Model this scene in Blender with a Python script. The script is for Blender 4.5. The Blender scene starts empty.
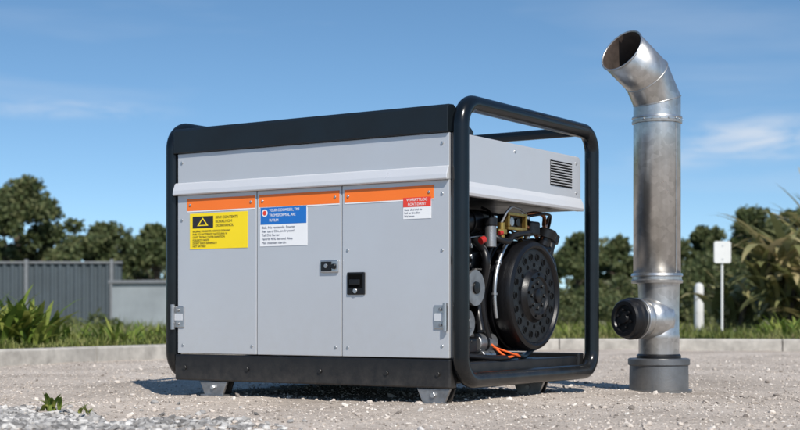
import bpy, math, random
import numpy as np
from mathutils import Vector, Matrix
random.seed(7); rng=np.random.default_rng(7)
S=bpy.context.scene; COL=S.collection
S.view_settings.view_transform='Standard'; S.view_settings.look='None'; S.view_settings.exposure=0

# ---------------------------------------------------------------- materials
def new_mat(name):
    m=bpy.data.materials.new(name); m.use_nodes=True
    nt=m.node_tree; b=nt.nodes['Principled BSDF']; return m,nt,b
def N(nt,t,**k):
    n=nt.nodes.new(t)
    for a,v in k.items():
        if a in n.inputs: n.inputs[a].default_value=v
        else: setattr(n,a,v)
    return n
def ramp(nt,fac,stops):
    r=nt.nodes.new('ShaderNodeValToRGB'); cr=r.color_ramp
    while len(cr.elements)<len(stops): cr.elements.new(0.5)
    for e,(p,c) in zip(cr.elements,stops):
        e.position=p; e.color=(c[0],c[1],c[2],1) if not isinstance(c,(int,float)) else (c,c,c,1)
    nt.links.new(fac,r.inputs[0]); return r
def mat(name,col,rough=.5,metal=0,var=.12,scale=8,bump=0,bscale=200,col2=None,rvar=.12,spec=.5,coat=0,dust=None):
    m,nt,b=new_mat(name); L=nt.links
    tc=N(nt,'ShaderNodeTexCoord'); n=N(nt,'ShaderNodeTexNoise',Scale=scale,Detail=6.0,Roughness=.6)
    L.new(tc.outputs['Object'],n.inputs['Vector'])
    c2=col2 or tuple(c*(1-var*2) for c in col)
    r=ramp(nt,n.outputs['Fac'],[(.3,c2),(.65,col)]); colo=r.outputs[0]
    if dust:   # dust film that thickens toward the bottom (z0->z1 in object space)
        z0,z1,dc,amt=dust
        sp=N(nt,'ShaderNodeSeparateXYZ'); L.new(tc.outputs['Object'],sp.inputs[0])
        mr=N(nt,'ShaderNodeMapRange'); mr.inputs[1].default_value=z1; mr.inputs[2].default_value=z0; mr.inputs[3].default_value=0; mr.inputs[4].default_value=amt; L.new(sp.outputs[2],mr.inputs[0])
        nd=N(nt,'ShaderNodeTexNoise',Scale=22.0,Detail=8.0,Roughness=.7); L.new(tc.outputs['Object'],nd.inputs['Vector'])
        rd=ramp(nt,nd.outputs['Fac'],[(.35,.25),(.7,1.0)]); mu=N(nt,'ShaderNodeMath',operation='MULTIPLY'); L.new(mr.outputs[0],mu.inputs[0]); L.new(rd.outputs[0],mu.inputs[1])
        mx=N(nt,'ShaderNodeMix',data_type='RGBA'); L.new(mu.outputs[0],mx.inputs[0]); L.new(colo,mx.inputs[6]); mx.inputs[7].default_value=(*dc,1); colo=mx.outputs[2]
    L.new(colo,b.inputs['Base Color'])
    r2=ramp(nt,n.outputs['Fac'],[(.3,min(1,rough+rvar)),(.7,max(.03,rough-rvar*.5))]); L.new(r2.outputs[0],b.inputs['Roughness'])
    b.inputs['Metallic'].default_value=metal
    b.inputs['Specular IOR Level'].default_value=spec
    b.inputs['Coat Weight'].default_value=coat
    if bump:
        n2=N(nt,'ShaderNodeTexNoise',Scale=bscale,Detail=4.0); L.new(tc.outputs['Object'],n2.inputs['Vector'])
        bp=N(nt,'ShaderNodeBump',Strength=bump,Distance=.002); L.new(n2.outputs['Fac'],bp.inputs['Height']); L.new(bp.outputs[0],b.inputs['Normal'])
    return m
DU=(.36,.31,.26)
M={}
M['panel']=mat('panel_paint',(.57,.585,.61),.34,.4,var=.025,scale=2.2,bump=.05,bscale=350,rvar=.12,dust=(.15,.5,(.47,.44,.40),.28))
M['panel2']=mat('panel_paint_edge',(.64,.65,.67),.32,.25,var=.03,scale=5)
M['frame']=mat('frame_black',(.004,.006,.008),.2,0,var=.15,scale=12,bump=.05,bscale=500,spec=.4,rvar=.06,dust=(.02,.18,DU,.10))
M['roof']=mat('roof_dark',(.008,.012,.016),.34,0,var=.15,scale=6,bump=.1,bscale=400,spec=.4)
M['skid']=mat('skid_dark',(.006,.007,.009),.38,0,var=.1,scale=9,bump=.1,spec=.4,dust=(.02,.18,DU,.16))
M['black']=mat('black_plastic',(.008,.008,.009),.32,0,var=.2,scale=30,spec=.4)
M['castblk']=mat('black_cast',(.005,.005,.006),.32,0,var=.2,scale=20,bump=.25,bscale=300,spec=.4)
M['hole_shade']=mat('hole_shade_black',(.002,.002,.002),.8,0,spec=.1)  # near-black colour stands in for the shade inside openings
M['cast']=mat('cast_alloy',(.42,.42,.42),.4,.85,var=.25,scale=14,bump=.4,bscale=250)
M['steel']=mat('zinc_steel',(.55,.56,.57),.32,.9,var=.15,scale=20)
M['brass']=mat('brass',(.55,.36,.1),.3,.9,var=.2,scale=20)
M['copper']=mat('copper',(.5,.2,.1),.35,.9,var=.2)
M['red']=mat('red_plastic',(.42,.02,.015),.35,0,var=.1)
M['orangew']=mat('orange_wire',(.8,.13,.02),.45,0,var=.1)
M['orange']=mat('orange_stripe',(.88,.18,.02),.4,0,var=.03,scale=5)
M['yellow']=mat('yellow_label',(.88,.66,.01),.4,0,var=.02)
M['blue']=mat('blue_label',(.012,.15,.50),.35,0,var=.03)
M['white']=mat('white_label',(.78,.79,.8),.4,0,var=.02)
M['ink']=mat('ink',(.02,.02,.025),.5,0)
M['ink2']=mat('ink_grey',(.12,.14,.2),.5,0)
M['redl']=mat('red_label',(.72,.05,.03),.4,0,var=.03)
M['whitep']=mat('white_paint',(.70,.70,.68),.5,0,var=.08,scale=6)
M['pipein']=mat('pipe_inner_dark',(.06,.04,.03),.8,.2,var=.3,scale=12)  # darker, rougher colour for the pipe's inside faces
M['gasket']=mat('rubber_black',(.008,.008,.009),.36,0,var=.2,scale=20,spec=.4)

def galv():
    m,nt,b=new_mat('galvanised_steel'); L=nt.links
    tc=N(nt,'ShaderNodeTexCoord')
    v=N(nt,'ShaderNodeTexVoronoi',Scale=45.0); L.new(tc.outputs['Object'],v.inputs['Vector'])
    n=N(nt,'ShaderNodeTexNoise',Scale=6.0,Detail=8.0,Roughness=.65); L.new(tc.outputs['Object'],n.inputs['Vector'])
    mp=N(nt,'ShaderNodeMapping'); mp.inputs['Scale'].default_value=(30,30,2.0); L.new(tc.outputs['Object'],mp.inputs[0])
    n2=N(nt,'ShaderNodeTexNoise',Scale=1.0,Detail=5.0); L.new(mp.outputs[0],n2.inputs['Vector'])
    mx=N(nt,'ShaderNodeMix',data_type='RGBA'); mx.inputs[0].default_value=.5
    r1=ramp(nt,n.outputs['Fac'],[(.3,(.42,.395,.36)),(.5,(.56,.55,.535)),(.7,(.70,.70,.695))])
    r3=ramp(nt,n2.outputs['Fac'],[(.3,(.42,.41,.38)),(.7,(.70,.70,.70))])
    L.new(r1.outputs[0],mx.inputs[6]); L.new(r3.outputs[0],mx.inputs[7])
    sv=N(nt,'ShaderNodeSeparateColor'); L.new(v.outputs['Color'],sv.inputs[0])
    mx2=N(nt,'ShaderNodeMix',data_type='RGBA',blend_type='MULTIPLY'); mx2.inputs[0].default_value=.2
    L.new(mx.outputs[2],mx2.inputs[6]); L.new(sv.outputs[0],mx2.inputs[7]); L.new(mx2.outputs[2],b.inputs['Base Color'])
    b.inputs['Metallic'].default_value=.92
    r2=ramp(nt,n.outputs['Fac'],[(.3,.44),(.7,.25)]); L.new(r2.outputs[0],b.inputs['Roughness'])
    bp=N(nt,'ShaderNodeBump',Strength=.2,Distance=.003); L.new(n.outputs['Fac'],bp.inputs['Height']); L.new(bp.outputs[0],b.inputs['Normal'])
    return m
M['galv']=galv()

def leafmat(name,stops,trans=.25,scale=1.2):
    m,nt,b=new_mat(name); L=nt.links
    g=N(nt,'ShaderNodeNewGeometry'); tc=N(nt,'ShaderNodeTexCoord')
    n=N(nt,'ShaderNodeTexNoise',Scale=scale,Detail=3.0); L.new(tc.outputs['Object'],n.inputs['Vector'])
    ad=N(nt,'ShaderNodeMath',operation='MULTIPLY_ADD'); ad.inputs[1].default_value=.5
    L.new(g.outputs['Random Per Island'],ad.inputs[0]); 
    m2=N(nt,'ShaderNodeMath',operation='MULTIPLY'); m2.inputs[1].default_value=.6; L.new(n.outputs['Fac'],m2.inputs[0]); L.new(m2.outputs[0],ad.inputs[2])
    r=ramp(nt,ad.outputs[0],stops); L.new(r.outputs[0],b.inputs['Base Color'])
    b.inputs['Roughness'].default_value=.6; b.inputs['Specular IOR Level'].default_value=.25
    t=N(nt,'ShaderNodeBsdfTranslucent'); L.new(r.outputs[0],t.inputs[0])
    ms=N(nt,'ShaderNodeMixShader'); ms.inputs[0].default_value=trans
    out=nt.nodes['Material Output']; L.new(b.outputs[0],ms.inputs[1]); L.new(t.outputs[0],ms.inputs[2]); L.new(ms.outputs[0],out.inputs[0])
    return m
M['leaf']=leafmat('tree_leaves',[(.2,(.045,.065,.025)),(.5,(.09,.115,.045)),(.8,(.165,.17,.075))],.3,.5)
M['leaf_haze']=leafmat('far_leaves_hazed',[(.2,(.07,.09,.05)),(.5,(.12,.14,.075)),(.8,(.18,.18,.10))],.2,.3)  # paler, greyer greens: distance haze mixed into the colour
M['grass']=leafmat('grass_blades',[(.2,(.06,.09,.02)),(.5,(.14,.17,.04)),(.75,(.24,.24,.08)),(.9,(.36,.30,.16))],.25,1.0)
M['strap']=leafmat('broad_leaves',[(.2,(.05,.10,.015)),(.5,(.13,.19,.03)),(.85,(.29,.30,.07))],.3,2)
M['palm']=leafmat('palm_leaves',[(.2,(.12,.13,.045)),(.5,(.24,.24,.10)),(.85,(.48,.38,.20))],.3,2)
M['bark']=mat('bark',(.12,.09,.065),.9,0,var=.25,scale=6,bump=.5,bscale=30)

# ---------------------------------------------------------------- mesh helpers
def link(o,parent=None):
    COL.objects.link(o)
    if parent: o.parent=parent
    return o
def empty(name,loc=(0,0,0),rz=0):
    e=bpy.data.objects.new(name,None); e.location=loc; e.rotation_euler=(0,0,rz); e.empty_display_size=.2; COL.objects.link(e); return e
def mesh(name,v,f,mats,parent=None,smooth=False,mi=None):
    me=bpy.data.meshes.new(name); me.from_pydata([tuple(p) for p in v],[],f)
    for m in (mats if isinstance(mats,(list,tuple)) else [mats]): me.materials.append(m)
    if smooth: me.polygons.foreach_set('use_smooth',[True]*len(me.polygons))
    if mi is not None: me.polygons.foreach_set('material_index',mi)
    me.update(); return link(bpy.data.objects.new(name,me),parent)
def npmesh(name,V,F,mats,parent=None,mi=None,smooth=False):
    me=bpy.data.meshes.new(name); k=F.shape[1]
    me.vertices.add(len(V)); me.vertices.foreach_set('co',V.astype(np.float32).ravel())
    me.loops.add(F.size); me.loops.foreach_set('vertex_index',F.astype(np.int32).ravel())
    me.polygons.add(len(F)); me.polygons.foreach_set('loop_start',np.arange(0,F.size,k,dtype=np.int32))
    try: me.polygons.foreach_set('loop_total',np.full(len(F),k,dtype=np.int32))
    except Exception: pass
    for m in (mats if isinstance(mats,(list,tuple)) else [mats]): me.materials.append(m)
    if mi is not None: me.polygons.foreach_set('material_index',np.asarray(mi,dtype=np.int32))
    me.polygons.foreach_set('use_smooth',np.full(len(F),smooth))
    me.update(calc_edges=True); me.validate(); return link(bpy.data.objects.new(name,me),parent)
def bevel(o,w,seg=2):
    b=o.modifiers.new('b','BEVEL'); b.width=w; b.segments=seg; b.limit_method='ANGLE'; b.angle_limit=math.radians(40); return o
def box(name,x,y,z,m,parent=None,bv=.003,seg=2):
    v=[(a,b,c) for a in x for b in y for c in z]
    f=[(0,1,3,2),(4,6,7,5),(0,4,5,1),(2,3,7,6),(0,2,6,4),(1,5,7,3)]
    o=mesh(name,v,f,m,parent)
    if bv: bevel(o,bv,seg)
    return o
def prism(name,prof,axis,a,b,m,parent=None,bv=.002):
    n=len(prof)
    def P(t,p): return (t,p[0],p[1]) if axis=='x' else ((p[0],t,p[1]) if axis=='y' else (p[0],p[1],t))
    v=[P(a,p) for p in prof]+[P(b,p) for p in prof]
    f=[tuple(range(n)),tuple(range(2*n-1,n-1,-1))]+[(i,(i+1)%n,n+(i+1)%n,n+i) for i in range(n)]
    o=mesh(name,v,f,m,parent)
    import bmesh
    bm=bmesh.new(); bm.from_mesh(o.data); bmesh.ops.recalc_face_normals(bm,faces=bm.faces); bm.to_mesh(o.data); bm.free()
    if bv: bevel(o,bv)
    return o
def basis(d):
    d=Vector(d).normalized(); a=Vector((0,0,1)) if abs(d.z)<.9 else Vector((1,0,0))
    u=d.cross(a).normalized(); w=u.cross(d).normalized(); return u,w,d
def lathe(name,p0,d,prof,m,parent=None,n=40,bv=0,mi=None):
    u,w,d=basis(d); p0=Vector(p0); v=[];f=[];idx=[]
    for t,r in prof:
        for i in range(n):
            a=2*math.pi*i/n; v.append(p0+d*t+(u*math.cos(a)+w*math.sin(a))*r)
    for k in range(len(prof)-1):
        for i in range(n):
            f.append((k*n+i,k*n+(i+1)%n,(k+1)*n+(i+1)%n,(k+1)*n+i)); idx.append(mi[k] if mi else 0)
    if prof[0][1]>1e-5: f.append(tuple(range(n-1,-1,-1))); idx.append(mi[0] if mi else 0)
    if prof[-1][1]>1e-5: f.append(tuple(range((len(prof)-1)*n,len(prof)*n))); idx.append(mi[-1] if mi else 0)
    o=mesh(name,v,f,m,parent,smooth=True,mi=idx)
    o.data.set_sharp_from_angle(angle=math.radians(35))
    return o
def cyl(name,p0,p1,r,m,parent=None,n=28,ch=.08):
    p0=Vector(p0);p1=Vector(p1);L=(p1-p0).length; c=min(r*ch,L*.2)
    return lathe(name,p0,p1-p0,[(0,r-c),(c,r),(L-c,r),(L,r-c)],m,parent,n)
def tube(name,pts,r,m,parent=None,cyc=False,bez=False,res=5):
    cu=bpy.data.curves.new(name,'CURVE'); cu.dimensions='3D'; cu.bevel_depth=r; cu.bevel_resolution=res; cu.use_fill_caps=True
    if bez:
        s=cu.splines.new('BEZIER'); s.bezier_points.add(len(pts)-1)
        for b,p in zip(s.bezier_points,pts): b.co=p; b.handle_left_type=b.handle_right_type='AUTO'
        s.resolution_u=12
    else:
        s=cu.splines.new('POLY'); s.points.add(len(pts)-1)
        for b,p in zip(s.points,pts): b.co=(*p,1)
    s.use_cyclic_u=cyc; s.use_smooth=True
    cu.materials.append(m); return link(bpy.data.objects.new(name,cu),parent)
def text(name,body,x,z,size,m,parent,y,align='LEFT',sx=1.0):
    cu=bpy.data.curves.new(name,'FONT'); cu.body=body; cu.size=size; cu.extrude=.0002; cu.align_x=align; cu.align_y='CENTER'
    cu.materials.append(m); o=bpy.data.objects.new(name,cu); o.rotation_euler=(math.pi/2,0,0); o.location=(x,y,z); o.scale=(sx,1,1)
    return link(o,parent)

# ---------------------------------------------------------------- camera / light / sky
H=.32
cam=bpy.data.cameras.new('camera'); co=bpy.data.objects.new('camera',cam); COL.objects.link(co)
co.location=(0,0,H); co.rotation_euler=(math.pi/2,0,0)
cam.lens=1427/800*36; cam.sensor_width=36; cam.shift_y=.125; cam.clip_end=3000; cam.clip_start=.05
cam.dof.use_dof=True; cam.dof.focus_distance=5.2; cam.dof.aperture_fstop=4.6
S.camera=co
EL=math.radians(43); sdir=Vector((.34,-1,0)).normalized()*math.cos(EL)+Vector((0,0,math.sin(EL)))
sl=bpy.data.lights.new('sun','SUN'); sl.energy=5.0; sl.angle=math.radians(.5); sl.color=(1,.955,.885)
so=bpy.data.objects.new('sun',sl); COL.objects.link(so); so.rotation_euler=sdir.to_track_quat('Z','Y').to_euler(); so.location=(3,-6,8)
w=bpy.data.worlds.new('World'); S.world=w; w.use_nodes=True; nt=w.node_tree; L=nt.links
bg=nt.nodes['Background']; bg.inputs['Strength'].default_value=.135
sky=N(nt,'ShaderNodeTexSky'); sky.sky_type='NISHITA'; sky.sun_disc=False; sky.sun_elevation=EL; sky.sun_rotation=math.atan2(sdir.x,sdir.y)
sky.altitude=0; sky.air_density=1.05; sky.dust_density=.3; sky.ozone_density=2.6
tc=N(nt,'ShaderNodeTexCoord')
mp=N(nt,'ShaderNodeMapping'); mp.inputs['Scale'].default_value=(1,1,1.5); mp.inputs['Location'].default_value=(0,0,.065); L.new(tc.outputs['Generated'],mp.inputs[0]); L.new(mp.outputs[0],sky.inputs[0])
mc=N(nt,'ShaderNodeMapping'); mc.inputs['Scale'].default_value=(2.6,2.6,17); mc.inputs['Location'].default_value=(2.3,.2,.9); L.new(tc.outputs['Generated'],mc.inputs[0])
cn=N(nt,'ShaderNodeTexNoise',Scale=1.6,Detail=7.0,Roughness=.5,Distortion=.3); L.new(mc.outputs[0],cn.inputs['Vector'])
cr=ramp(nt,cn.outputs['Fac'],[(.56,0.0),(.82,.18)])
mc2=N(nt,'ShaderNodeMapping'); mc2.inputs['Scale'].default_value=(14,14,60); L.new(tc.outputs['Generated'],mc2.inputs[0])
cn2=N(nt,'ShaderNodeTexNoise',Scale=1.5,Detail=9.0,Roughness=.6,Distortion=.5); L.new(mc2.outputs[0],cn2.inputs['Vector'])
tot=cr.outputs[0]
for (cx,cz,wx,wz,amt) in [(.243,.120,.045,.015,.85),(.19,.108,.035,.008,.4),(-.225,.139,.065,.007,.38),(-.02,.10,.10,.006,.10)]:
    sb=N(nt,'ShaderNodeVectorMath',operation='SUBTRACT'); sb.inputs[1].default_value=(cx,.97,cz); L.new(tc.outputs['Generated'],sb.inputs[0])
    sc=N(nt,'ShaderNodeVectorMath',operation='MULTIPLY'); sc.inputs[1].default_value=(1/wx,3.0,1/wz); L.new(sb.outputs[0],sc.inputs[0])
    ln=N(nt,'ShaderNodeVectorMath',operation='LENGTH'); L.new(sc.outputs[0],ln.inputs[0])
    mr=N(nt,'ShaderNodeMapRange',interpolation_type='SMOOTHSTEP'); mr.inputs[1].default_value=1.5; mr.inputs[2].default_value=0; mr.inputs[3].default_value=0; mr.inputs[4].default_value=1; L.new(ln.outputs['Value'],mr.inputs[0])
    rc=ramp(nt,cn2.outputs['Fac'],[(.38,0.0),(.62,1.0)])
    mu=N(nt,'ShaderNodeMath',operation='MULTIPLY'); L.new(mr.outputs[0],mu.inputs[0]); L.new(rc.outputs[0],mu.inputs[1])
    ad=N(nt,'ShaderNodeMath',operation='MULTIPLY_ADD'); ad.inputs[1].default_value=amt; L.new(mu.outputs[0],ad.inputs[0]); L.new(tot,ad.inputs[2]); tot=ad.outputs[0]
hs=N(nt,'ShaderNodeHueSaturation'); hs.inputs['Saturation'].default_value=1.13; hs.inputs['Value'].default_value=1.04; hs.inputs['Hue'].default_value=.495; L.new(sky.outputs[0],hs.inputs['Color'])
mx=N(nt,'ShaderNodeMix',data_type='RGBA'); L.new(tot,mx.inputs[0]); L.new(hs.outputs[0],mx.inputs[6]); mx.inputs[7].default_value=(5.2,5.7,6.4,1)
L.new(mx.outputs[2],bg.inputs[0])

# ---------------------------------------------------------------- ground
def edge(x): return 5.05-.55*(x+2)+.12*np.sin(x*9)+.08*np.sin(x*23)
def gh(x,y):
    b=.006*np.sin(2.1*x+1.3*y)+.004*np.sin(5.3*x-3.7*y+1)+.0025*np.sin(11.1*x+8*y)+.0018*np.sin(23*x-19*y)
    return b+.028*np.clip((edge(x)-y)/.8,0,1)*np.clip((y-2.4)/.8,0,1)*np.clip((-.3-x)/.8,0,1)
def gravel_mat():
    m,nt,b=new_mat('gravel_ground'); L=nt.links
    tc=N(nt,'ShaderNodeTexCoord')
    n1=N(nt,'ShaderNodeTexNoise',Scale=1.1,Detail=8.0,Roughness=.65); L.new(tc.outputs['Object'],n1.inputs['Vector'])
    v=N(nt,'ShaderNodeTexVoronoi',Scale=95.0); L.new(tc.outputs['Object'],v.inputs['Vector'])
    n3=N(nt,'ShaderNodeTexNoise',Scale=160.0,Detail=4.0); L.new(tc.outputs['Object'],n3.inputs['Vector'])
    sp=N(nt,'ShaderNodeSeparateColor'); L.new(v.outputs['Color'],sp.inputs[0])
    r1=ramp(nt,n1.outputs['Fac'],[(.32,(.38,.325,.275)),(.5,(.53,.46,.395)),(.68,(.63,.555,.485))])
    r2=ramp(nt,sp.outputs[0],[(0,(.58,.56,.54)),(.5,(.92,.91,.89)),(1,(1.12,1.11,1.09))])
    mx=N(nt,'ShaderNodeMix',data_type='RGBA',blend_type='MULTIPLY'); mx.inputs[0].default_value=.65
    L.new(r1.outputs[0],mx.inputs[6]); L.new(r2.outputs[0],mx.inputs[7])
    r3=ramp(nt,n3.outputs['Fac'],[(.35,(.62,.62,.62)),(.6,(1.05,1.05,1.05))])
    mx2=N(nt,'ShaderNodeMix',data_type='RGBA',blend_type='MULTIPLY'); mx2.inputs[0].default_value=.6
    L.new(mx.outputs[2],mx2.inputs[6]); L.new(r3.outputs[0],mx2.inputs[7]); L.new(mx2.outputs[2],b.inputs['Base Color'])
    b.inputs['Roughness'].default_value=.95; b.inputs['Specular IOR Level'].default_value=.15
    bp=N(nt,'ShaderNodeBump',Strength=.6,Distance=.006,invert=True); L.new(v.outputs['Distance'],bp.inputs['Height'])
    bp2=N(nt,'ShaderNodeBump',Strength=.6,Distance=.005); L.new(n3.outputs['Fac'],bp2.inputs['Height']); L.new(bp.outputs[0],bp2.inputs['Normal']); L.new(bp2.outputs[0],b.inputs['Normal'])
    return m
M['gravel']=gravel_mat()
xs=np.concatenate([np.array([-900,-300,-100,-40,-20,-10,-7]),np.linspace(-5,5,260),np.array([7,10,20,40,100,300,900])])
ys=np.concatenate([np.array([-300,-60,-20,-6,0,2]),np.linspace(2.6,13,250),np.array([15,20,40,100,300,900,1500])])
X,Y=np.meshgrid(xs,ys); Z=gh(X,Y)*np.exp(-np.maximum(0,np.abs(X)-4.5)*1.0)*((Y>2)&(Y<13.2))
V=np.stack([X,Y,Z],-1).reshape(-1,3); nx=len(xs); ny=len(ys)
I=(np.arange(ny-1)[:,None]*nx+np.arange(nx-1)[None]).ravel()
npmesh('ground',V,np.stack([I,I+1,I+nx+1,I+nx],1),M['gravel'],smooth=True)

t=(1+5**.5)/2
ico=np.array([(-1,t,0),(1,t,0),(-1,-t,0),(1,-t,0),(0,-1,t),(0,1,t),(0,-1,-t),(0,1,-t),(t,0,-1),(t,0,1),(-t,0,-1),(-t,0,1)])/1.9
icf=np.array([(0,11,5),(0,5,1),(0,1,7),(0,7,10),(0,10,11),(1,5,9),(5,11,4),(11,10,2),(10,7,6),(7,1,8),(3,9,4),(3,4,2),(3,2,6),(3,6,8),(3,8,9),(4,9,5),(2,4,11),(6,2,10),(8,6,7),(9,8,1)])
def stones(name,px,py,sz,m):
    n=len(px); v=ico[None]*(1+rng.uniform(-.22,.22,(n,12,1)))
    v=v*(sz[:,None]*rng.uniform(.6,1.15,(n,3))*np.array([1,1,.68]))[:,None,:]
    a=rng.uniform(0,6.28,n); c,s=np.cos(a)[:,None],np.sin(a)[:,None]
    x=v[:,:,0]*c-v[:,:,1]*s; y=v[:,:,0]*s+v[:,:,1]*c
    tl=rng.uniform(-.5,.5,n)[:,None]; z=v[:,:,2]+tl*x
    P=np.stack([x+px[:,None],y+py[:,None],z+(gh(px,py)+sz*.22)[:,None]],-1).reshape(-1,3)
    F=(icf[None]+12*np.arange(n)[:,None,None]).reshape(-1,3)
    return npmesh(name,P,F,m)
def stone_mat(name,stops):
    m,nt,b=new_mat(name); g=N(nt,'ShaderNodeNewGeometry'); r=ramp(nt,g.outputs['Random Per Island'],stops)
    nt.links.new(r.outputs[0],b.inputs['Base Color']); b.inputs['Roughness'].default_value=.9; b.inputs['Specular IOR Level'].default_value=.2; return m
M['st1']=stone_mat('stones_tan',[(0,(.18,.155,.135)),(.3,(.39,.34,.295)),(.7,(.54,.475,.415)),(1,(.68,.63,.57))])
M['st2']=stone_mat('stones_grey',[(0,(.11,.105,.10)),(.35,(.25,.24,.23)),(.7,(.39,.375,.355)),(1,(.62,.595,.56))])
n=44000; py=2.8+8.5*rng.random(n)**1.25; px=rng.uniform(-1,1,n)*(.6+py*.36)
stones('gravel_stones',px,py,.002+.005*rng.random(n)**2.0+.009*(rng.random(n)>.985),M['st1'])
n=17000; px=rng.normal(-1.5,.6,n); py=rng.normal(4.25,.6,n)
k=(py>3)&(rng.random(n)<np.clip((edge(px)-py)/.35+.5,0.02,1)); px=px[k];py=py[k]
stones('gravel_pile_stones',px,py,.005+.014*rng.random(len(px))**1.6,M['st2'])

# kerb + verge
cp=np.array([(-30,-2),(-12,3),(-6,6),(-3.6,7.6),(-2.5,8.95),(-1.75,10.4),(-.5,12.0),(.8,12.9),(1.9,13.05),(3.7,12.8),(8,12),(14,10),(30,4)],float)
def cat(P,k=14):
    P=np.vstack([2*P[0]-P[1],P,2*P[-1]-P[-2]]); out=[]
    for i in range(1,len(P)-2):
        for tt in np.linspace(0,1,k,endpoint=False):
            a,b,c,d=P[i-1:i+3]; out.append(.5*(2*b+(c-a)*tt+(2*a-5*b+4*c-d)*tt**2+(3*b-a-3*c+d)*tt**3))
    out.append(P[-2]); return np.array(out)
kc=cat(cp); sl_=np.concatenate([[0],np.cumsum(np.linalg.norm(np.diff(kc,axis=0),axis=1))])
def kp(s): return np.array([np.interp(s,sl_,kc[:,0]),np.interp(s,sl_,kc[:,1])])
M['kerb']=mat('kerb_concrete',(.46,.43,.385),.9,0,var=.2,scale=9,bump=.6,bscale=80)
v=[];f=[]
s=0
while s<sl_[-1]-1:
    for (u0,u1) in [(s+.005,s+.33),(s+.33,s+.66),(s+.66,s+.995)]:
        b=len(v)
        for u in (u0,u1):
            p=kp(u); q=kp(u+.01); d=(q-p)/np.linalg.norm(q-p); nrm=np.array([-d[1],d[0]])
            for (o,z) in [(0,-.05),(0.004,.09),(.014,.102),(.11,.104),(.12,-.05)]:
                v.append((p[0]+nrm[0]*o,p[1]+nrm[1]*o,z))
        f+=[(b+i,b+i+1,b+i+6,b+i+5) for i in range(4)]
        f+=[(b+4,b+3,b+2,b+1,b),(b+5,b+6,b+7,b+8,b+9)]
    s+=1.0
mesh('kerb',v,f,M['kerb'])
M['verge']=mat('verge_soil',(.14,.15,.06),.95,0,var=.2,scale=2,col2=(.20,.165,.10),bump=.8,bscale=40)
c0=np.array([0,4.]); inner=[];outer=[]
for p in kc:
    d=(p-c0)/np.linalg.norm(p-c0); inner.append((*(p+d*.08),.085)); outer.append((*(p+d*12),.09))
far=[(*(p+(p-c0)/np.linalg.norm(p-c0)*900),.09) for p in kc]
n=len(kc); f=[(i,i+1,n+i+1,n+i) for i in range(n-1)]+[(n+i,n+i+1,2*n+i+1,2*n+i) for i in range(n-1)]
mesh('grass_verge',inner+outer+far,f,M['verge'])

# ---------------------------------------------------------------- blades / leaves
def blades(name,bx,by,bz,L_,w_,az,lean,droop,m,parent=None,seg=4):
    n=len(bx); T=np.linspace(0,1,seg+1)[None]; 
    el=lean[:,None]+droop[:,None]*T
    dl=L_[:,None]/seg
    r=np.concatenate([np.zeros((n,1)),np.cumsum(np.sin(el[:,:-1])*dl,1)],1); z=np.concatenate([np.zeros((n,1)),np.cumsum(np.cos(el[:,:-1])*dl,1)],1)
    wd=w_[:,None]*np.sin(np.pi*np.clip(.18+.82*T,0,1))**.8*.5
    ca,sa=np.cos(az)[:,None],np.sin(az)[:,None]
    cx=bx[:,None]+r*ca; cy=by[:,None]+r*sa; cz=bz[:,None]+z
    A=np.stack([cx-sa*wd,cy+ca*wd,cz],-1); B=np.stack([cx+sa*wd,cy-ca*wd,cz],-1)
    P=np.stack([A,B],2).reshape(n,-1,3)
    q=np.array([(2*i,2*i+1,2*i+3,2*i+2) for i in range(seg)])
    F=(q[None]+(2*(seg+1))*np.arange(n)[:,None,None]).reshape(-1,4)
    return npmesh(name,P.reshape(-1,3),F,m,parent)
ang=np.arctan2(kc[:,1]-4,kc[:,0]); rad=np.hypot(kc[:,0],kc[:,1]-4); o_=np.argsort(ang)
def verge_pt(a,off):
    r=np.interp(a,ang[o_],rad[o_])+off; return r*np.cos(a),4+r*np.sin(a)
n=60000; a=rng.uniform(.35,2.75,n); off=.14+18*rng.random(n)**2.2
x,y=verge_pt(a,off); cl=.5+.5*np.sin(x*2.3+1)*np.sin(y*1.7)+.4*np.sin(x*6+y*4)
Lg=(.035+.11*rng.random(n)*np.clip(.35+cl,.15,1.6))*(1+.035*off)
blades('grass',x,y,np.full(n,.085),Lg,.006+.009*rng.random(n),rng.uniform(0,6.28,n),rng.uniform(0,.7,n),rng.uniform(.2,1.4,n),M['grass'],seg=2)
def clump(name,cx,cy,rx,ry,nn,L0,L1,w0,w1,m,z0=.085,seg=5):
    x=cx+rng.uniform(-1,1,nn)*rx; y=cy+rng.uniform(-1,1,nn)*ry
    return blades(name,x,y,np.full(nn,z0),rng.uniform(L0,L1,nn),rng.uniform(w0,w1,nn),rng.uniform(0,6.28,nn),rng.uniform(.05,.7,nn),rng.uniform(.5,1.7,nn),m,seg=seg)
clump('broadleaf_plant',-2.80,10.2,.26,.35,170,.2,.55,.03,.065,M['strap'])
clump('broadleaf_plant',-3.5,10.6,.5,.5,200,.2,.5,.03,.07,M['strap'])
clump('broadleaf_plant',-2.35,11.4,.3,.4,90,.10,.27,.02,.045,M['strap'])
clump('broadleaf_plant',-1.95,12.2,.4,.5,90,.08,.22,.015,.035,M['strap'])
clump('broadleaf_plant',2.2,14.6,.6,.5,130,.10,.26,.02,.045,M['strap'])
clump('broadleaf_plant',4.6,15.0,.8,.6,200,.12,.36,.02,.05,M['strap'])
clump('weed',-1.12,4.55,.03,.03,16,.03,.08,.010,.018,M['strap'],z0=.015)
clump('weed',-.98,4.45,.02,.02,9,.02,.045,.008,.013,M['strap'],z0=.015)

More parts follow.
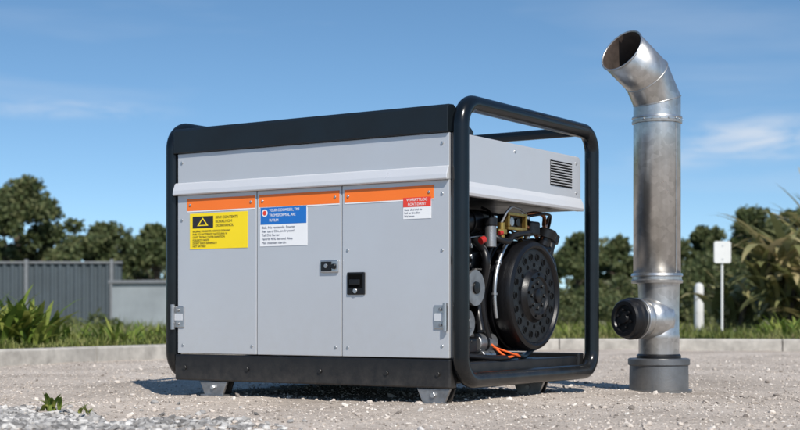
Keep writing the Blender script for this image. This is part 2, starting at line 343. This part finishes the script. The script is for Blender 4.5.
def palm(name,cx,cy,h,nn,seed,L0=.7,L1=1.2):
    r=np.random.default_rng(seed); e=empty(name,(cx,cy,.08))
    for i in range(4):
        a=r.uniform(0,6.28); dx,dy=.12*math.cos(a),.12*math.sin(a)
        tube('stem_%d'%(i+1),[(dx,dy,0),(dx*1.5,dy*1.5,h*.35),(dx*2.4,dy*2.4,h*.7)],.035,M['bark'],e,bez=True)
    x=r.normal(0,.15,nn); y=r.normal(0,.15,nn); z=r.uniform(.1,.72,nn)*h
    blades('fronds',x,y,z,r.uniform(L0,L1,nn),r.uniform(.06,.16,nn),r.uniform(0,6.28,nn),r.uniform(.05,.7,nn),r.uniform(.8,2.2,nn),M['palm'],e,seg=8)
palm('banana_plant',4.80,17.8,1.25,170,3)
palm('banana_plant',5.6,18.6,1.55,190,4,.8,1.35)
palm('banana_plant',4.40,18.8,.6,60,5,.4,.8)
palm('banana_plant',5.15,17.2,.7,90,6,.5,.9)

def crown(pts,nleaf,ls,r):
    C=np.array([p[0] for p in pts]); R=np.array([p[1] for p in pts]); wgt=R**2/np.sum(R**2)
    k=r.choice(len(pts),nleaf,p=wgt); d=r.normal(size=(nleaf,3)); d/=np.linalg.norm(d,axis=1)[:,None]
    rr=R[k]*(.45+.6*r.random(nleaf)**.6)*(1+.25*np.sin(d[:,0]*7+k)*np.cos(d[:,2]*6+k))
    c=C[k]+d*rr[:,None]*np.array([1,1,.78])
    u=r.normal(size=(nleaf,3)); u/=np.linalg.norm(u,axis=1)[:,None]; v=np.cross(u,r.normal(size=(nleaf,3))); v/=np.linalg.norm(v,axis=1)[:,None]
    s=ls*r.uniform(.5,1.3,nleaf)[:,None]
    P=np.stack([c-u*s,c-v*s*.5,c+u*s,c+v*s*.5],1).reshape(-1,3); return P
def tree(name,cx,cy,h,cw,seed,nleaf=9000,ls=.13,lm='leaf',trunk=.35,spread=1.0,nb=20,br=(.10,.2)):
    r=np.random.default_rng(seed); e=empty(name,(cx,cy,.05))
    blobs=[]
    for i in range(nb):
        a=r.uniform(0,6.28); q=r.random()**.5; zz=r.uniform(trunk,1)
        prof=math.sin(math.pi*min(1,(zz-trunk)/(1-trunk)*.75+.22))
        blobs.append((np.array([math.cos(a)*q*cw*.5*prof*spread,math.sin(a)*q*cw*.5*prof*spread,zz*h*.93]),cw*r.uniform(*br)))
    P=crown(blobs,nleaf,ls,r); F=np.arange(len(P)).reshape(-1,4)
    npmesh('crown',P,F,M[lm],e)
    top=(r.uniform(-.1,.1),r.uniform(-.1,.1),h*.72)
    cu=tube('trunk',[(0,0,0),(.03*h*r.uniform(-1,1),0,h*.35),top],h*.028,M['bark'],e,bez=True)
    for b,q in zip(cu.data.splines[0].bezier_points,(1.2,.8,.3)): b.radius=q
    for i,(c,R) in enumerate(blobs[:12]):
        z0=h*r.uniform(trunk*.6,.6); st=(0,0,z0); mid=(c[0]*.5,c[1]*.5,z0+(c[2]-z0)*.4)
        t_=tube('limb_%d'%(i+1),[st,mid,tuple(c)],h*.010,M['bark'],e,bez=True,res=2)
        for b,q in zip(t_.data.splines[0].bezier_points,(1.2,.8,.25)): b.radius=q
    return e
def at(sx,Z): return (sx-400)/1427*Z
def ht(sy,Z): return H+(315-sy)/1427*Z
SB=(.06,.13)
tree('oak_tree',at(18,46),46,ht(176,46),4.7,11,16000,.11,nb=60,br=SB,trunk=.22)
tree('oak_tree',at(-60,50),50,ht(172,50),4.5,12,9000,.13,nb=38,br=SB)
tree('oak_tree',at(112,52),52,ht(222,52),3.8,13,12000,.10,trunk=.1,nb=50,br=SB)
tree('oak_tree',at(155,50),50,ht(228,50),3.4,14,11000,.10,trunk=.1,nb=44,br=SB)
tree('oak_tree',at(76,54),54,ht(236,54),3.4,15,9000,.10,trunk=.1,nb=38,br=SB)
tree('oak_tree',at(748,48),48,ht(207,48),3.8,16,12000,.10,trunk=.12,nb=46,br=SB)
tree('oak_tree',at(800,44),44,ht(198,44),3.8,17,12000,.10,trunk=.12,nb=42,br=SB)
tree('oak_tree',at(704,52),52,ht(224,52),3.4,18,11000,.10,trunk=.12,nb=40,br=SB)
tree('oak_tree',at(860,46),46,ht(185,46),4.2,19,9000,.13,trunk=.15,nb=34,br=SB)
tree('oak_tree',at(624,56),56,ht(238,56),3.6,20,10000,.10,trunk=.1,nb=40,br=SB)
tree('oak_tree',at(578,54),54,ht(232,54),3.2,21,9000,.10,trunk=.1,nb=34,br=SB)
r=np.random.default_rng(5); pts=[]
for i in range(260):
    x=r.uniform(-48,48); y=r.uniform(70,80); h=3.9+1.0*math.sin(x*.35)+r.uniform(-.8,.9)
    z=r.uniform(.45,1)*h; pts.append((np.array([x,y,z*.85]),r.uniform(.6,1.3)))
P=crown(pts,70000,.2,r); npmesh('distant_trees',P,np.arange(len(P)).reshape(-1,4),M['leaf_haze'])
pts=[]
for i in range(120):
    x=r.uniform(3.2,16); y=r.uniform(27,31); pts.append((np.array([x,y,r.uniform(.2,1.15+.35*math.sin(x*1.3))]),r.uniform(.2,.40)))
for i in range(50):
    x=r.uniform(-16,-5.0); y=r.uniform(22,26); pts.append((np.array([x,y,r.uniform(.1,.25)]),r.uniform(.12,.24)))
P=crown(pts,42000,.055,r); npmesh('shrubs',P,np.arange(len(P)).reshape(-1,4),M['leaf'])

# ---------------------------------------------------------------- fence, shed, sign, bollard
M['fence']=mat('fence_metal',(.075,.095,.108),.6,.1,var=.1,scale=1.5)
M['fencep']=mat('fence_post',(.20,.21,.22),.6,.1,var=.1)
fe=empty('metal_fence',(-18,36,0),0)
v=[];f=[]
nn=220
for i in range(nn+1):
    x=i*.05; y=.03*(1 if (i//2)%2 else -1)
    v+=[(x,y,.05),(x,y,1.62)]
f=[(2*i,2*i+2,2*i+3,2*i+1) for i in range(nn)]
mesh('corrugated_sheet',v,f,M['fence'],fe)
for i in range(6): box('post_%d'%(i+1),(i*2.15-.04,i*2.15+.04),(-.14,-.06),(0,1.72),M['fencep'],fe)
box('top_rail',(0,11),(-.06,.06),(1.62,1.67),M['fencep'],fe)
M['conc']=mat('shed_concrete',(.29,.32,.335),.85,0,var=.12,scale=1.5,bump=.3,bscale=20)
sh=empty('concrete_shed',(at(112,28),28,0),math.radians(-14))
box('walls',(0,3.2),(0,2.4),(0,.93),M['conc'],sh,.01)
box('roof_slab',(-.06,3.26),(-.06,2.46),(.933,1.0),M['fencep'],sh,.01)
box('door',(1.6,2.1),(-.02,-.003),(.09,.8),M['fence'],sh,.005)
sg=empty('marker_sign',(at(722,16),16,.085))
cyl('pole',(0,0,0),(0,0,.98),.014,M['whitep'],sg,12)
prism('plate',[( -.095,.83),(-.08,.815),(.08,.815),(.095,.83),(.095,1.04),(.08,1.06),(-.08,1.06),(-.095,1.04)],'y',-.03,-.016,M['whitep'],sg,.003)
box('plate_bracket',(-.03,.03),(-.0155,.02),(.9,.93),M['steel'],sg)
for zz in (.86,1.01): cyl('plate_bolt',(0,-.030,zz),(0,-.035,zz),.008,M['steel'],sg,10)
bo=empty('bollard',(at(699,20),20,.085))
lathe('post',(0,0,0),(0,0,1),[(0,.075),(.02,.075),(.02,.065),(.62,.065),(.66,.055),(.68,.03),(.685,.001)],M['whitep'],bo,20)

# ---------------------------------------------------------------- GENERATOR
G=empty('diesel_generator',(.204,5.02,0),math.atan2(-.5486,.8364))
def loop(name,x,y0,y1,z0,z1,rc,r):
    pts=[]
    for (cy,cz,a0) in [(y1-rc,z1-rc,0),(y0+rc,z1-rc,90),(y0+rc,z0+rc,180),(y1-rc,z0+rc,270)]:
        for k in range(13):
            a=math.radians(a0+k*90/12); pts.append((x,cy+rc*math.cos(a),cz+rc*math.sin(a)))
    return tube(name,pts,r,M['frame'],G,cyc=True,res=8)
TR=.030
loop('end_frame_right',0,.02,1.08,.088,1.075,.085,TR)
loop('end_frame_left',-1.354,.02,1.08,.088,1.075,.085,TR)
tube('rear_top_rail',[(-1.354,1.0,1.074),(0,1.0,1.074)],.02,M['frame'],G)
for j,xx in enumerate((-.02,-1.335)): box('frame_clamp_%d'%j,(xx-.022,xx+.015),(.03,.07),(.5,.53),M['frame'],G)
box('skid_front',(-1.325,-.03),(-.004,.045),(.06,.163),M['skid'],G,.006)
box('skid_rear',(-1.325,-.03),(1.02,1.07),(.06,.163),M['skid'],G,.006)
box('skid_end_right',(-.075,-.034),(.047,1.018),(.075,.15),M['skid'],G,.006)
box('skid_end_left',(-1.32,-1.28),(.047,1.018),(.075,.15),M['skid'],G,.006)
box('skid_floor',(-1.278,-.077),(.047,1.018),(.13,.145),M['skid'],G,.0)
def foot(i,x,y):
    prism('foot_%d'%i,[(x-.07,.058),(x-.045,.004),(x+.045,.004),(x+.07,.058)],'y',y,y+.012,M['cast'],G)
    prism('foot_back_%d'%i,[(x-.06,.058),(x-.04,.004),(x+.04,.004),(x+.06,.058)],'y',y+.05,y+.06,M['skid'],G)
    box('foot_plate_%d'%i,(x-.058,x+.058),(y-.012,y+.075),(-.003,.007),M['cast'],G,.002)
    cyl('foot_bolt_%d'%i,(x,y-.008,.035),(x,y+.002,.035),.010,M['steel'],G,6)
for i,(x,y) in enumerate([(-.105,.005),(-1.13,.005),(-1.2,.95),(-.095,.70)]): foot(i+1,x,y)
box('inner_frame',(-1.318,-.04),(.022,.03),(.165,.96),M['skid'],G,0)
doors=[(-1.313,-.908),(-.904,-.504),(-.500,-.037)]
for i,(a,b) in enumerate(doors): box('door_%d'%(i+1),(a,b),(0,.02),(.167,.80),M['panel'],G,.0025)
box('upper_panel',(-1.313,-.037),(.001,.02),(.80,.966),M['panel'],G,.002)
prism('drip_lip',[(.0,.850),(-.008,.846),(-.020,.818),(-.022,.803),(-.018,.798),(-.001,.801)],'x',-1.322,-.034,M['panel2'],G,.002)
prism('roof_beam',[(-.012,.967),(-.012,1.055),(-.004,1.066),(.03,1.068),(.17,.985),(.17,.967)],'x',-1.325,-.035,M['roof'],G,.003)
box('roof_plate',(-1.32,-.04),(.172,1.02),(.955,.968),M['panel'],G,.003)
box('rear_panel',(-1.31,-.42),(1.0,1.018),(.167,.953),M['panel'],G,.002)
box('rear_upper_panel',(-.418,-.037),(1.0,1.018),(.76,.953),M['panel'],G,.002)
box('left_panel',(-1.335,-1.316),(.04,1.0),(.167,.953),M['panel'],G,.002)
box('bulkhead',(-.44,-.425),(.032,.998),(.147,.953),M['skid'],G,0)
prism('end_cowl',[(.035,.79),(.035,.969),(1.0,.969),(1.015,.95),(1.015,.79)],'x',-.036,-.018,M['panel'],G,.006)
prism('end_cowl_lip',[(-.018,.80),(-.008,.780),(-.001,.757),(-.005,.746),(-.036,.747),(-.036,.789),(-.0185,.789)],'y',.036,1.015,M['panel2'],G,.002)
box('cowl_bottom',(-.42,-.04),(.032,.998),(.748,.756),M['skid'],G,0)
box('louvre_back',(-.0178,-.0165),(.74,.93),(.835,.935),M['hole_shade'],G,0)
for k in range(9):
    z=.84+k*.0105
    prism('louvre_slat_%d'%(k+1),[(-.0163,z),(-.010,z+.001),(-.0163,z+.0055)],'y',.742,.928,M['panel'],G,0)
for (y,z) in [(.08,.94),(.08,.82),(.97,.94),(.97,.82),(.45,.94)]:
    cyl('cowl_screw',(-.0185,y,z),(-.0145,y,z),.0055,M['steel'],G,10)
for i,(a,b) in enumerate([(-1.262,-.915),(-.893,-.513),(-.489,-.100)]):
    box('orange_stripe_%d'%(i+1),(a,b),(-.0018,-.0002),(.735,.783),M['orange'],G,.0005)
    box('stripe_edge_%d'%(i+1),(a,b),(-.0016,-.0002),(.7305,.7348),M['white'],G,0)
    for x in (a+.018,b-.018): cyl('stripe_rivet',(x,-.002,.759),(x,-.005,.759),.005,M['steel'],G,12)
def label(name,a,b,z0,z1,m): return box(name,(a,b),(-.0016,-.0002),(z0,z1),M[m],G,0)
F_=-.0022
label('warning_label',-1.247,-.951,.582,.724,'yellow')
box('warning_header',(-1.232,-1.125),(-.0022,-.0017),(.665,.712),M['ink'],G,0)
mesh('warning_triangle',[(-1.208,-.0024,.674),(-1.150,-.0024,.674),(-1.179,-.0024,.707)],[(0,1,2)],M['yellow'],G)
mesh('warning_triangle_in',[(-1.198,-.0026,.678),(-1.160,-.0026,.678),(-1.179,-.0026,.700)],[(0,1,2)],M['ink'],G)
text('warning_text_1','IIIIVI! CONTENTS',-1.113,.705,.0150,M['ink'],G,F_)
text('warning_text_2','ROKKLIYOM',-1.113,.689,.0150,M['ink'],G,F_)
text('warning_text_3','DOSKHANOL',-1.113,.673,.0150,M['ink'],G,F_)
for k,s_ in enumerate(['IIALIRALI VINISATIR NOI ROI DOKANY','PARI TO BATTIENOT NATOLINA VI','ODIT. TRYING TATER RANITION','FOILESOT FANTE','DOINT ENOS BANINGITI','HOT SATISED']):
    text('warning_line_%d'%k,s_,-1.232,.652-k*.0118,.0115,M['ink'],G,F_,sx=.98)
label('notice_label',-.889,-.662,.584,.736,'white')
box('notice_header',(-.886,-.665),(-.0022,-.0017),(.668,.733),M['blue'],G,0)
lathe('notice_symbol',(-.865,-.0023,.712),(0,-1,0),[(0,.014),(.0004,.014)],M['white'],G,24)
lathe('notice_symbol_in',(-.865,-.0028,.712),(0,-1,0),[(0,.009),(.0004,.009)],M['redl'],G,24)
text('notice_text_1','YOUIR CEDOMISERL, TINI',-.843,.721,.0150,M['white'],G,-.0026,sx=.84)
text('notice_text_2','TROMSSFORMIAL, ARE',-.843,.702,.0150,M['white'],G,-.0026,sx=.84)
text('notice_text_3','FUTILIM',-.843,.683,.0150,M['white'],G,-.0026,sx=.84)
for k,s_ in enumerate(['Bisk. Nis rentenvlis. Fowrer','Iher tatrd Clin, on lir yoonl','Tall Diti Farrer','Fenlrlit 40% fistrond Alsts','Mali insenter niertlin']):
    text('notice_line_%d'%k,s_,-.880,.656-k*.0148,.0130,M['ink2'],G,F_,sx=1.1)
label('caution_label',-.229,-.111,.665,.742,'white')
box('caution_header',(-.229,-.111),(-.0022,-.0017),(.708,.742),M['redl'],G,0)
text('caution_text','WARRTTLOC',-.170,.733,.0145,M['white'],G,-.0026,'CENTER')
text('caution_text_2','ROAT DIRNT',-.170,.717,.0130,M['white'],G,-.0026,'CENTER')
for k,s_ in enumerate(['Hotir dlod trial nis','Rnil tor dre 2lon','Wal istron']): text('caution_line_%d'%k,s_,-.224,.698-k*.0115,.0100,M['ink2'],G,F_)
box('lock_plate',(-.596,-.515),(-.010,0),(.478,.525),M['steel'],G,.004)
box('lock_slot',(-.590,-.543),(-.013,-.0101),(.484,.519),M['black'],G,.003)
cyl('lock_key',(-.530,-.010,.501),(-.530,-.018,.501),.010,M['black'],G,16)
cyl('lock_core',(-.566,-.013,.503),(-.566,-.016,.503),.008,M['steel'],G,16)
box('handle_body',(-.475,-.395),(-.008,0),(.395,.478),M['black'],G,.006,3)
box('handle_recess_shade',(-.465,-.405),(-.010,-.0081),(.420,.470),M['hole_shade'],G,.004)  # raised slab, the recess's shade put into its black colour
box('handle_lever',(-.458,-.412),(-.017,-.0101),(.430,.452),M['black'],G,.004)
cyl('handle_lock',(-.435,-.008,.409),(-.435,-.013,.409),.009,M['steel'],G,16)
def hinge(name,x0,x1,sgn):
    box(name+'_plate',(x0,x1),(-.006,0),(.27,.355),M['steel'],G,.003)
    xc=x0+.006 if sgn<0 else x1-.006
    cyl(name+'_pin',(xc,-.012,.262),(xc,-.012,.363),.0085,M['steel'],G,14)
    for z in (.285,.34): cyl(name+'_bolt',((x0+x1)/2,-.006,z),((x0+x1)/2,-.011,z),.0065,M['cast'],G,8)
    box(name+'_tab',(x0+.004,x1-.004),(-.009,-.0061),(.298,.326),M['panel2'],G,.002)
hinge('hinge_left',-1.335,-1.277,-1); hinge('hinge_right',-.098,-.040,1)
for (x,z) in [(-1.29,.70),(-1.285,.20),(-.93,.20),(-.53,.20),(-.475,.20),(-.065,.21),(-.065,.55),(-.065,.75),(-.475,.56),(-1.29,.93),(-.065,.93)]:
    cyl('panel_screw',(x,-.0002,z),(x,-.0034,z),.0052,M['steel'],G,10)
for x in (-1.27,-.95,-.6,-.3,-.08): cyl('skid_bolt',(x,-.004,.11),(x,-.010,.11),.009,M['skid'],G,6)

# ---- engine
ey,ez=.625,.395
box('engine_block',(-.40,-.23),(.24,.80),(.20,.56),M['castblk'],G,.012)
for k in range(9): box('fin_%d'%(k+1),(-.40,-.19),(.20,.245),(.30+k*.028,.308+k*.028),M['cast'],G,.001)
box('cylinder_head',(-.39,-.20),(.30,.72),(.562,.66),M['castblk'],G,.012)
box('rocker_cover',(-.38,-.23),(.34,.68),(.662,.70),M['cast'],G,.012)
lathe('bell_housing',(-.255,ey,ez),(1,0,0),[(0,.240),(.02,.246),(.04,.230),(.05,.20)],M['cast'],G,56)
R=.216; X0=-.195
lathe('flywheel_drum',(X0,ey,ez),(1,0,0),[(0,.18),(.01,R-.005),(.03,R),(.09,R),(.095,R-.012),(.105,R-.012),(.11,R),(.155,R),(.172,R-.008),(.179,R-.022),(.176,R-.030),(.166,R-.036),(.166,.105),(.174,.098),(.186,.092),(.189,.075),(.182,.068),(.182,.001)],M['castblk'],G,80)
fx=X0+.166
for k in range(18):
    a=2*math.pi*k/18; y=ey+.152*math.cos(a); z=ez+.152*math.sin(a)
    lathe('vent_hole',(fx,y,z),(1,0,0),[(0,.0150),(.003,.0150),(.003,.0118),(.0005,.0112)],[M['castblk']],G,14)
    lathe('vent_shade_disc',(fx,y,z),(1,0,0),[(0,.0115),(.0012,.0115)],[M['hole_shade']],G,14)  # solid black disc, the hole's shade painted as colour
for k in range(14):
    a=2*math.pi*(k+.5)/14; y=ey+.120*math.cos(a); z=ez+.120*math.sin(a)
    lathe('vent_shade_disc_in',(fx,y,z),(1,0,0),[(0,.0085),(.0012,.0085)],[M['hole_shade']],G,12)  # inner ring: black discs painted as shaded holes, nothing is cut
for k in range(8):
    a=2*math.pi*k/8; y=ey+.050*math.cos(a); z=ez+.050*math.sin(a)
    cyl('hub_bolt',(X0+.182,y,z),(X0+.189,y,z),.0085,M['castblk'],G,6)
for k in range(9):
    a=2*math.pi*k/9+.2; y=ey+.083*math.cos(a); z=ez+.083*math.sin(a)
    lathe('hub_shade_disc',(X0+.184,y,z),(1,0,0),[(0,.006),(.0062,.006)],[M['hole_shade']],G,10)  # raised black plugs, hole shade given by colour alone
lathe('hub_cap',(X0+.181,ey,ez),(1,0,0),[(0,.030),(.008,.028),(.012,.020),(.012,.001)],M['castblk'],G,24)
def arc(name,r,x,a0,a1,m,th=.009,sy=1.0):
    pts=[(x,ey+r*math.cos(math.radians(a)),ez+r*math.sin(math.radians(a))) for a in np.linspace(a0,a1,24)]
    return tube(name,pts,th,m,G)
arc('coolant_tube',.250,-.065,105,200,M['steel'],.008)
arc('coolant_hose',.285,-.10,120,228,M['black'],.013)
arc('guard_ring',.236,-.12,60,250,M['castblk'],.010)
for a in (125,150,178):
    y=ey+.250*math.cos(math.radians(a)); z=ez+.250*math.sin(math.radians(a))
    lathe('tube_clip',(-.065,y,z),(0,-math.sin(math.radians(a)),math.cos(math.radians(a))),[(0,.0125),(.008,.0125)],M['cast'],G,14)
cyl('oil_filter',(-.20,.225,.42),(-.065,.225,.42),.062,M['castblk'],G,32)
lathe('filter_ring',(-.07,.225,.42),(1,0,0),[(0,.066),(.012,.066),(.012,.052)],M['cast'],G,32)
lathe('filter_face',(-.065,.225,.42),(1,0,0),[(0,.051),(.004,.050),(.006,.036),(.003,.034),(.003,.024),(.014,.022),(.016,.001)],M['castblk'],G,28)
cyl('pulley',(-.16,.18,.29),(-.07,.18,.29),.048,M['castblk'],G,32)
lathe('pulley_rim',(-.075,.18,.29),(1,0,0),[(0,.050),(.010,.050),(.010,.042)],M['cast'],G,32)
cyl('pulley_hub',(-.07,.18,.29),(-.05,.18,.29),.02,M['cast'],G,16)
box('starter_body',(-.25,-.09),(.10,.30),(.17,.24),M['castblk'],G,.015,3)
box('starter_label',(-.089,-.088),(.13,.20),(.19,.222),M['yellow'],G,0)
cyl('starter_motor',(-.12,.31,.215),(-.12,.44,.215),.036,M['cast'],G,24)
lathe('starter_band',(-.12,.36,.215),(0,1,0),[(0,.0365),(.001,.039),(.012,.039),(.013,.0365)],M['castblk'],G,24)
cyl('solenoid',(-.10,.33,.168),(-.10,.42,.168),.018,M['steel'],G,18)
box('bracket_plate',(-.15,-.14),(.07,.34),(.52,.60),M['castblk'],G,.004)
for (y,z) in [(.09,.58),(.32,.58),(.09,.54),(.32,.54),(.2,.56)]: cyl('bracket_bolt',(-.14,y,z),(-.13,y,z),.009,M['steel'],G,6)
cyl('air_intake',(-.14,.10,.655),(-.14,.36,.675),.045,M['castblk'],G,28)
for k in range(4): lathe('intake_rib_%d'%k,(-.14,.13+k*.05,.657+k*.004),(0,1,.07),[(0,.0445),(.001,.050),(.010,.050),(.011,.0445)],M['castblk'],G,28)
cyl('fuel_filter',(-.07,.355,.575),(-.07,.355,.655),.022,M['cast'],G,20)
cyl('fuel_filter_cap',(-.07,.355,.655),(-.07,.355,.685),.026,M['black'],G,20)
cyl('red_cap',(-.05,.245,.592),(-.045,.266,.600),.013,M['red'],G,18)
cyl('red_cap_b',(-.05,.385,.628),(-.045,.400,.630),.009,M['red'],G,18)
cyl('brass_valve',(-.06,.42,.60),(-.06,.42,.67),.014,M['brass'],G,14)
cyl('brass_nut',(-.06,.42,.625),(-.06,.42,.645),.021,M['brass'],G,6)
for nm,yy,zz in [('gauge_frame_t',(.45,.60),(.700,.712)),('gauge_frame_b',(.45,.60),(.645,.657)),('gauge_frame_l',(.45,.462),(.6571,.6999)),('gauge_frame_r',(.588,.60),(.6571,.6999))]:
    box(nm,(-.065,-.045),yy,zz,M['brass'],G,.002)
box('gauge_body',(-.10,-.066),(.455,.595),(.650,.707),M['black'],G,.004)
cyl('gauge_dial',(-.066,.50,.678),(-.058,.50,.678),.018,M['steel'],G,20)
cyl('gauge_dial_b',(-.066,.55,.678),(-.058,.55,.678),.016,M['castblk'],G,20)
cyl('brass_fitting',(-.10,.64,.62),(-.10,.64,.69),.014,M['brass'],G,6)
cyl('injector',(-.09,.68,.62),(-.09,.68,.71),.012,M['steel'],G,12)
box('regulator',(-.12,-.06),(.66,.74),(.635,.690),M['castblk'],G,.008)
lathe('oil_filler',(-.08,.80,.60),(0.25,.25,1),[(0,.024),(.03,.024),(.03,.038),(.06,.040),(.068,.030),(.068,.001)],M['black'],G,24)
lathe('breather',(-.10,.88,.56),(0.1,.35,1),[(0,.018),(.06,.018),(.06,.028),(.09,.028),(.095,.001)],M['black'],G,20)
cyl('breather_pipe',(-.14,.74,.60),(-.10,.90,.585),.022,M['castblk'],G,18)
def hose(name,pts,r,m): return tube(name,pts,r,M[m],G,bez=True,res=4)
hose('fuel_line',[(-.06,.42,.67),(-.04,.44,.72),(-.05,.52,.73),(-.07,.62,.72),(-.09,.68,.71)],.005,'steel')
hose('injector_line_b',[(-.09,.68,.71),(-.04,.76,.72),(-.06,.82,.70),(-.12,.86,.60)],.0055,'black')
hose('vacuum_hose',[(-.14,.36,.675),(-.04,.40,.60),(-.05,.50,.625),(-.05,.62,.640),(-.12,.74,.64)],.012,'black')
hose('vacuum_hose_b',[(-.10,.08,.72),(-.05,.11,.60),(-.04,.095,.45),(-.07,.12,.30),(-.1,.12,.2)],.012,'black')
hose('cable_b',[(-.12,.13,.70),(-.05,.16,.60),(-.06,.13,.5),(-.04,.13,.38),(-.08,.14,.26)],.007,'black')
hose('coolant_elbow',[(-.12,.33,.60),(-.06,.30,.54),(-.07,.31,.46),(-.11,.33,.36),(-.08,.30,.26)],.015,'black')
hose('orange_wire',[(-.07,.36,.21),(-.03,.40,.165),(-.03,.48,.17),(-.06,.56,.155)],.0045,'orangew')
hose('orange_wire_b',[(-.06,.36,.20),(-.02,.43,.175),(-.03,.51,.162)],.0035,'orangew')
hose('bottom_hose',[(-.10,.22,.17),(-.04,.34,.16),(-.05,.52,.165),(-.1,.70,.165),(-.1,.85,.25)],.011,'black')
hose('rear_hose',[(-.12,.90,.60),(-.10,.93,.50),(-.12,.90,.36),(-.14,.84,.25)],.013,'black')
rr=random.Random(3)
for k in range(20):
    y=rr.uniform(.08,.75); z=rr.uniform(.60,.73); pts=[(-.2,y,z)]
    for q in range(3): y+=rr.uniform(-.1,.12); z=min(.735,max(.62,z+rr.uniform(-.06,.05))); pts.append((rr.uniform(-.2,-.08),y,z))
    hose('loom_%d'%(k+1),pts,rr.choice([.003,.005,.008]),rr.choice(['black','black','steel','black','castblk','copper','black']))
for k in range(26):
    y=rr.uniform(.09,.34); z=rr.uniform(.2,.72); cyl('bolt_head_%d'%(k+1),(-.13,y,z),(-.115+rr.uniform(0,.03),y,z),rr.uniform(.005,.009),M[rr.choice(['steel','cast','castblk','castblk'])],G,6)
box('inner_bracket_a',(-.13,-.12),(.07,.16),(.24,.40),M['castblk'],G,.004)
box('inner_bracket_b',(-.17,-.15),(.06,.30),(.60,.70),M['castblk'],G,.004)
box('belt_cover',(-.16,-.135),(.075,.33),(.24,.52),M['castblk'],G,.02,3)

# ---------------------------------------------------------------- EXHAUST PIPE
PX=at(657,6.1); E=empty('exhaust_vent_pipe',(PX,6.1,0))
def sweep(name,path,r,m,parent,n=56,mats=None):
    path=[Vector(p) for p in path]; u,w_,d=basis(path[1]-path[0]); ring=[path[0]+(u*math.cos(2*math.pi*i/n)+w_*math.sin(2*math.pi*i/n))*r for i in range(n)]
    rings=[ring]
    for k in range(1,len(path)):
        d=(path[k]-path[k-1]).normalized(); nd=(path[k+1]-path[k]).normalized() if k<len(path)-1 else d
        pn=(d+nd).normalized(); ring=[p+d*((path[k]-p).dot(pn)/d.dot(pn)) for p in ring]; rings.append(ring)
    v=[p for rg in rings for p in rg]; f=[(k*n+i,(k+1)*n+i,(k+1)*n+(i+1)%n,k*n+(i+1)%n) for k in range(len(rings)-1) for i in range(n)]
    a,b,c=[Vector(v[q]) for q in f[0][:3]]; 
    if (b-a).cross(c-a).dot(a-path[0])<0: f=[tuple(reversed(q)) for q in f]
    o=mesh(name,v,f,[m,M['pipein']],parent,smooth=True); 
    o.data.set_sharp_from_angle(angle=math.radians(12))
    s=o.modifiers.new('s','SOLIDIFY'); s.thickness=.004; s.offset=-1; s.material_offset=1; s.material_offset_rim=0
    return o,rings
up=[(0,0,.46),(0,0,1.15),(0,0,1.235),(-.052,-.040,1.335),(-.172,-.135,1.425)]
o,rings=sweep('upper_pipe_and_elbow',up,.1,M['galv'],E)
for k in (2,3): tube('elbow_seam_%d'%(k-1),[tuple(p) for p in rings[k]],.0028,M['galv'],E,cyc=True,res=3)
tube('mouth_rim',[tuple(p) for p in rings[4]],.0035,M['galv'],E,cyc=True,res=3)
lathe('joint_band',(0,0,1.135),(0,0,1),[(0,.101),(.002,.106),(.010,.107),(.013,.104),(.020,.104),(.023,.107),(.030,.106),(.032,.101)],M['galv'],E,56)
lathe('mid_flange',(0,0,.455),(0,0,1),[(0,.09),(.001,.108),(.012,.110),(.016,.105),(.028,.105),(.032,.110),(.042,.108),(.044,.101)],M['galv'],E,56)
lathe('lower_pipe',(.008,0,.10),(0,0,1),[(0,.086),(.12,.086),(.13,.089),(.14,.086),(.26,.086),(.34,.088),(.36,.092)],M['galv'],E,56)
d=Vector((-.80,-.58,0)).normalized(); b0=Vector((.008,0,.305))
lathe('branch_pipe',b0,d,[(0,.078),(.10,.078),(.105,.083),(.112,.084),(.12,.080),(.15,.078)],M['galv'],E,48)
lathe('tee_shoulder',b0,d,[(.0,.095),(.06,.094),(.085,.088),(.095,.079)],M['galv'],E,48)
lathe('branch_cap',b0+d*.15,d,[(0,.084),(.004,.088),(.022,.089),(.028,.083),(.052,.081),(.060,.074),(.060,.058),(.053,.054),(.053,.022),(.062,.018),(.062,.001)],M['gasket'],E,48)
for k in range(6):
    a=k*math.pi/3+.3; u,w_,dd=basis(d); p=b0+d*.203+(u*math.cos(a)+w_*math.sin(a))*.038
    cyl('cap_bolt_%d'%(k+1),p,p+d*.010,.006,M['gasket'],E,6)
tube('cap_ring',[tuple(b0+d*.135+(u*math.cos(a)+w_*math.sin(a))*.084) for a in np.linspace(0,2*math.pi,40,endpoint=False)],.004,M['steel'],E,cyc=True)
M['based']=mat('base_metal_dark',(.20,.205,.21),.45,.7,var=.2,scale=10,bump=.3,bscale=150,dust=(0,.1,DU,.3))
lathe('base_collar',(.008,0,-.01),(0,0,1),[(0,.140),(.012,.140),(.014,.126),(.115,.124),(.12,.131),(.142,.131),(.146,.124),(.146,.098),(.135,.094),(.135,.086)],M['based'],E,56)
lathe('base_seal',(.008,0,.136),(0,0,1),[(0,.094),(.012,.094),(.018,.088),(.018,.086)],M['gasket'],E,48)
tube('pipe_seam',[(.068,-.0745,.50),(.068,-.0745,1.13)],.0016,M['galv'],E)
for k in range(7):
    a=-2.3+k*.35; p=Vector((math.cos(a)*.107,math.sin(a)*.107,1.151)); cyl('band_rivet',p,p*1.02-Vector((0,0,.02*1.151)),.004,M['steel'],E,8)
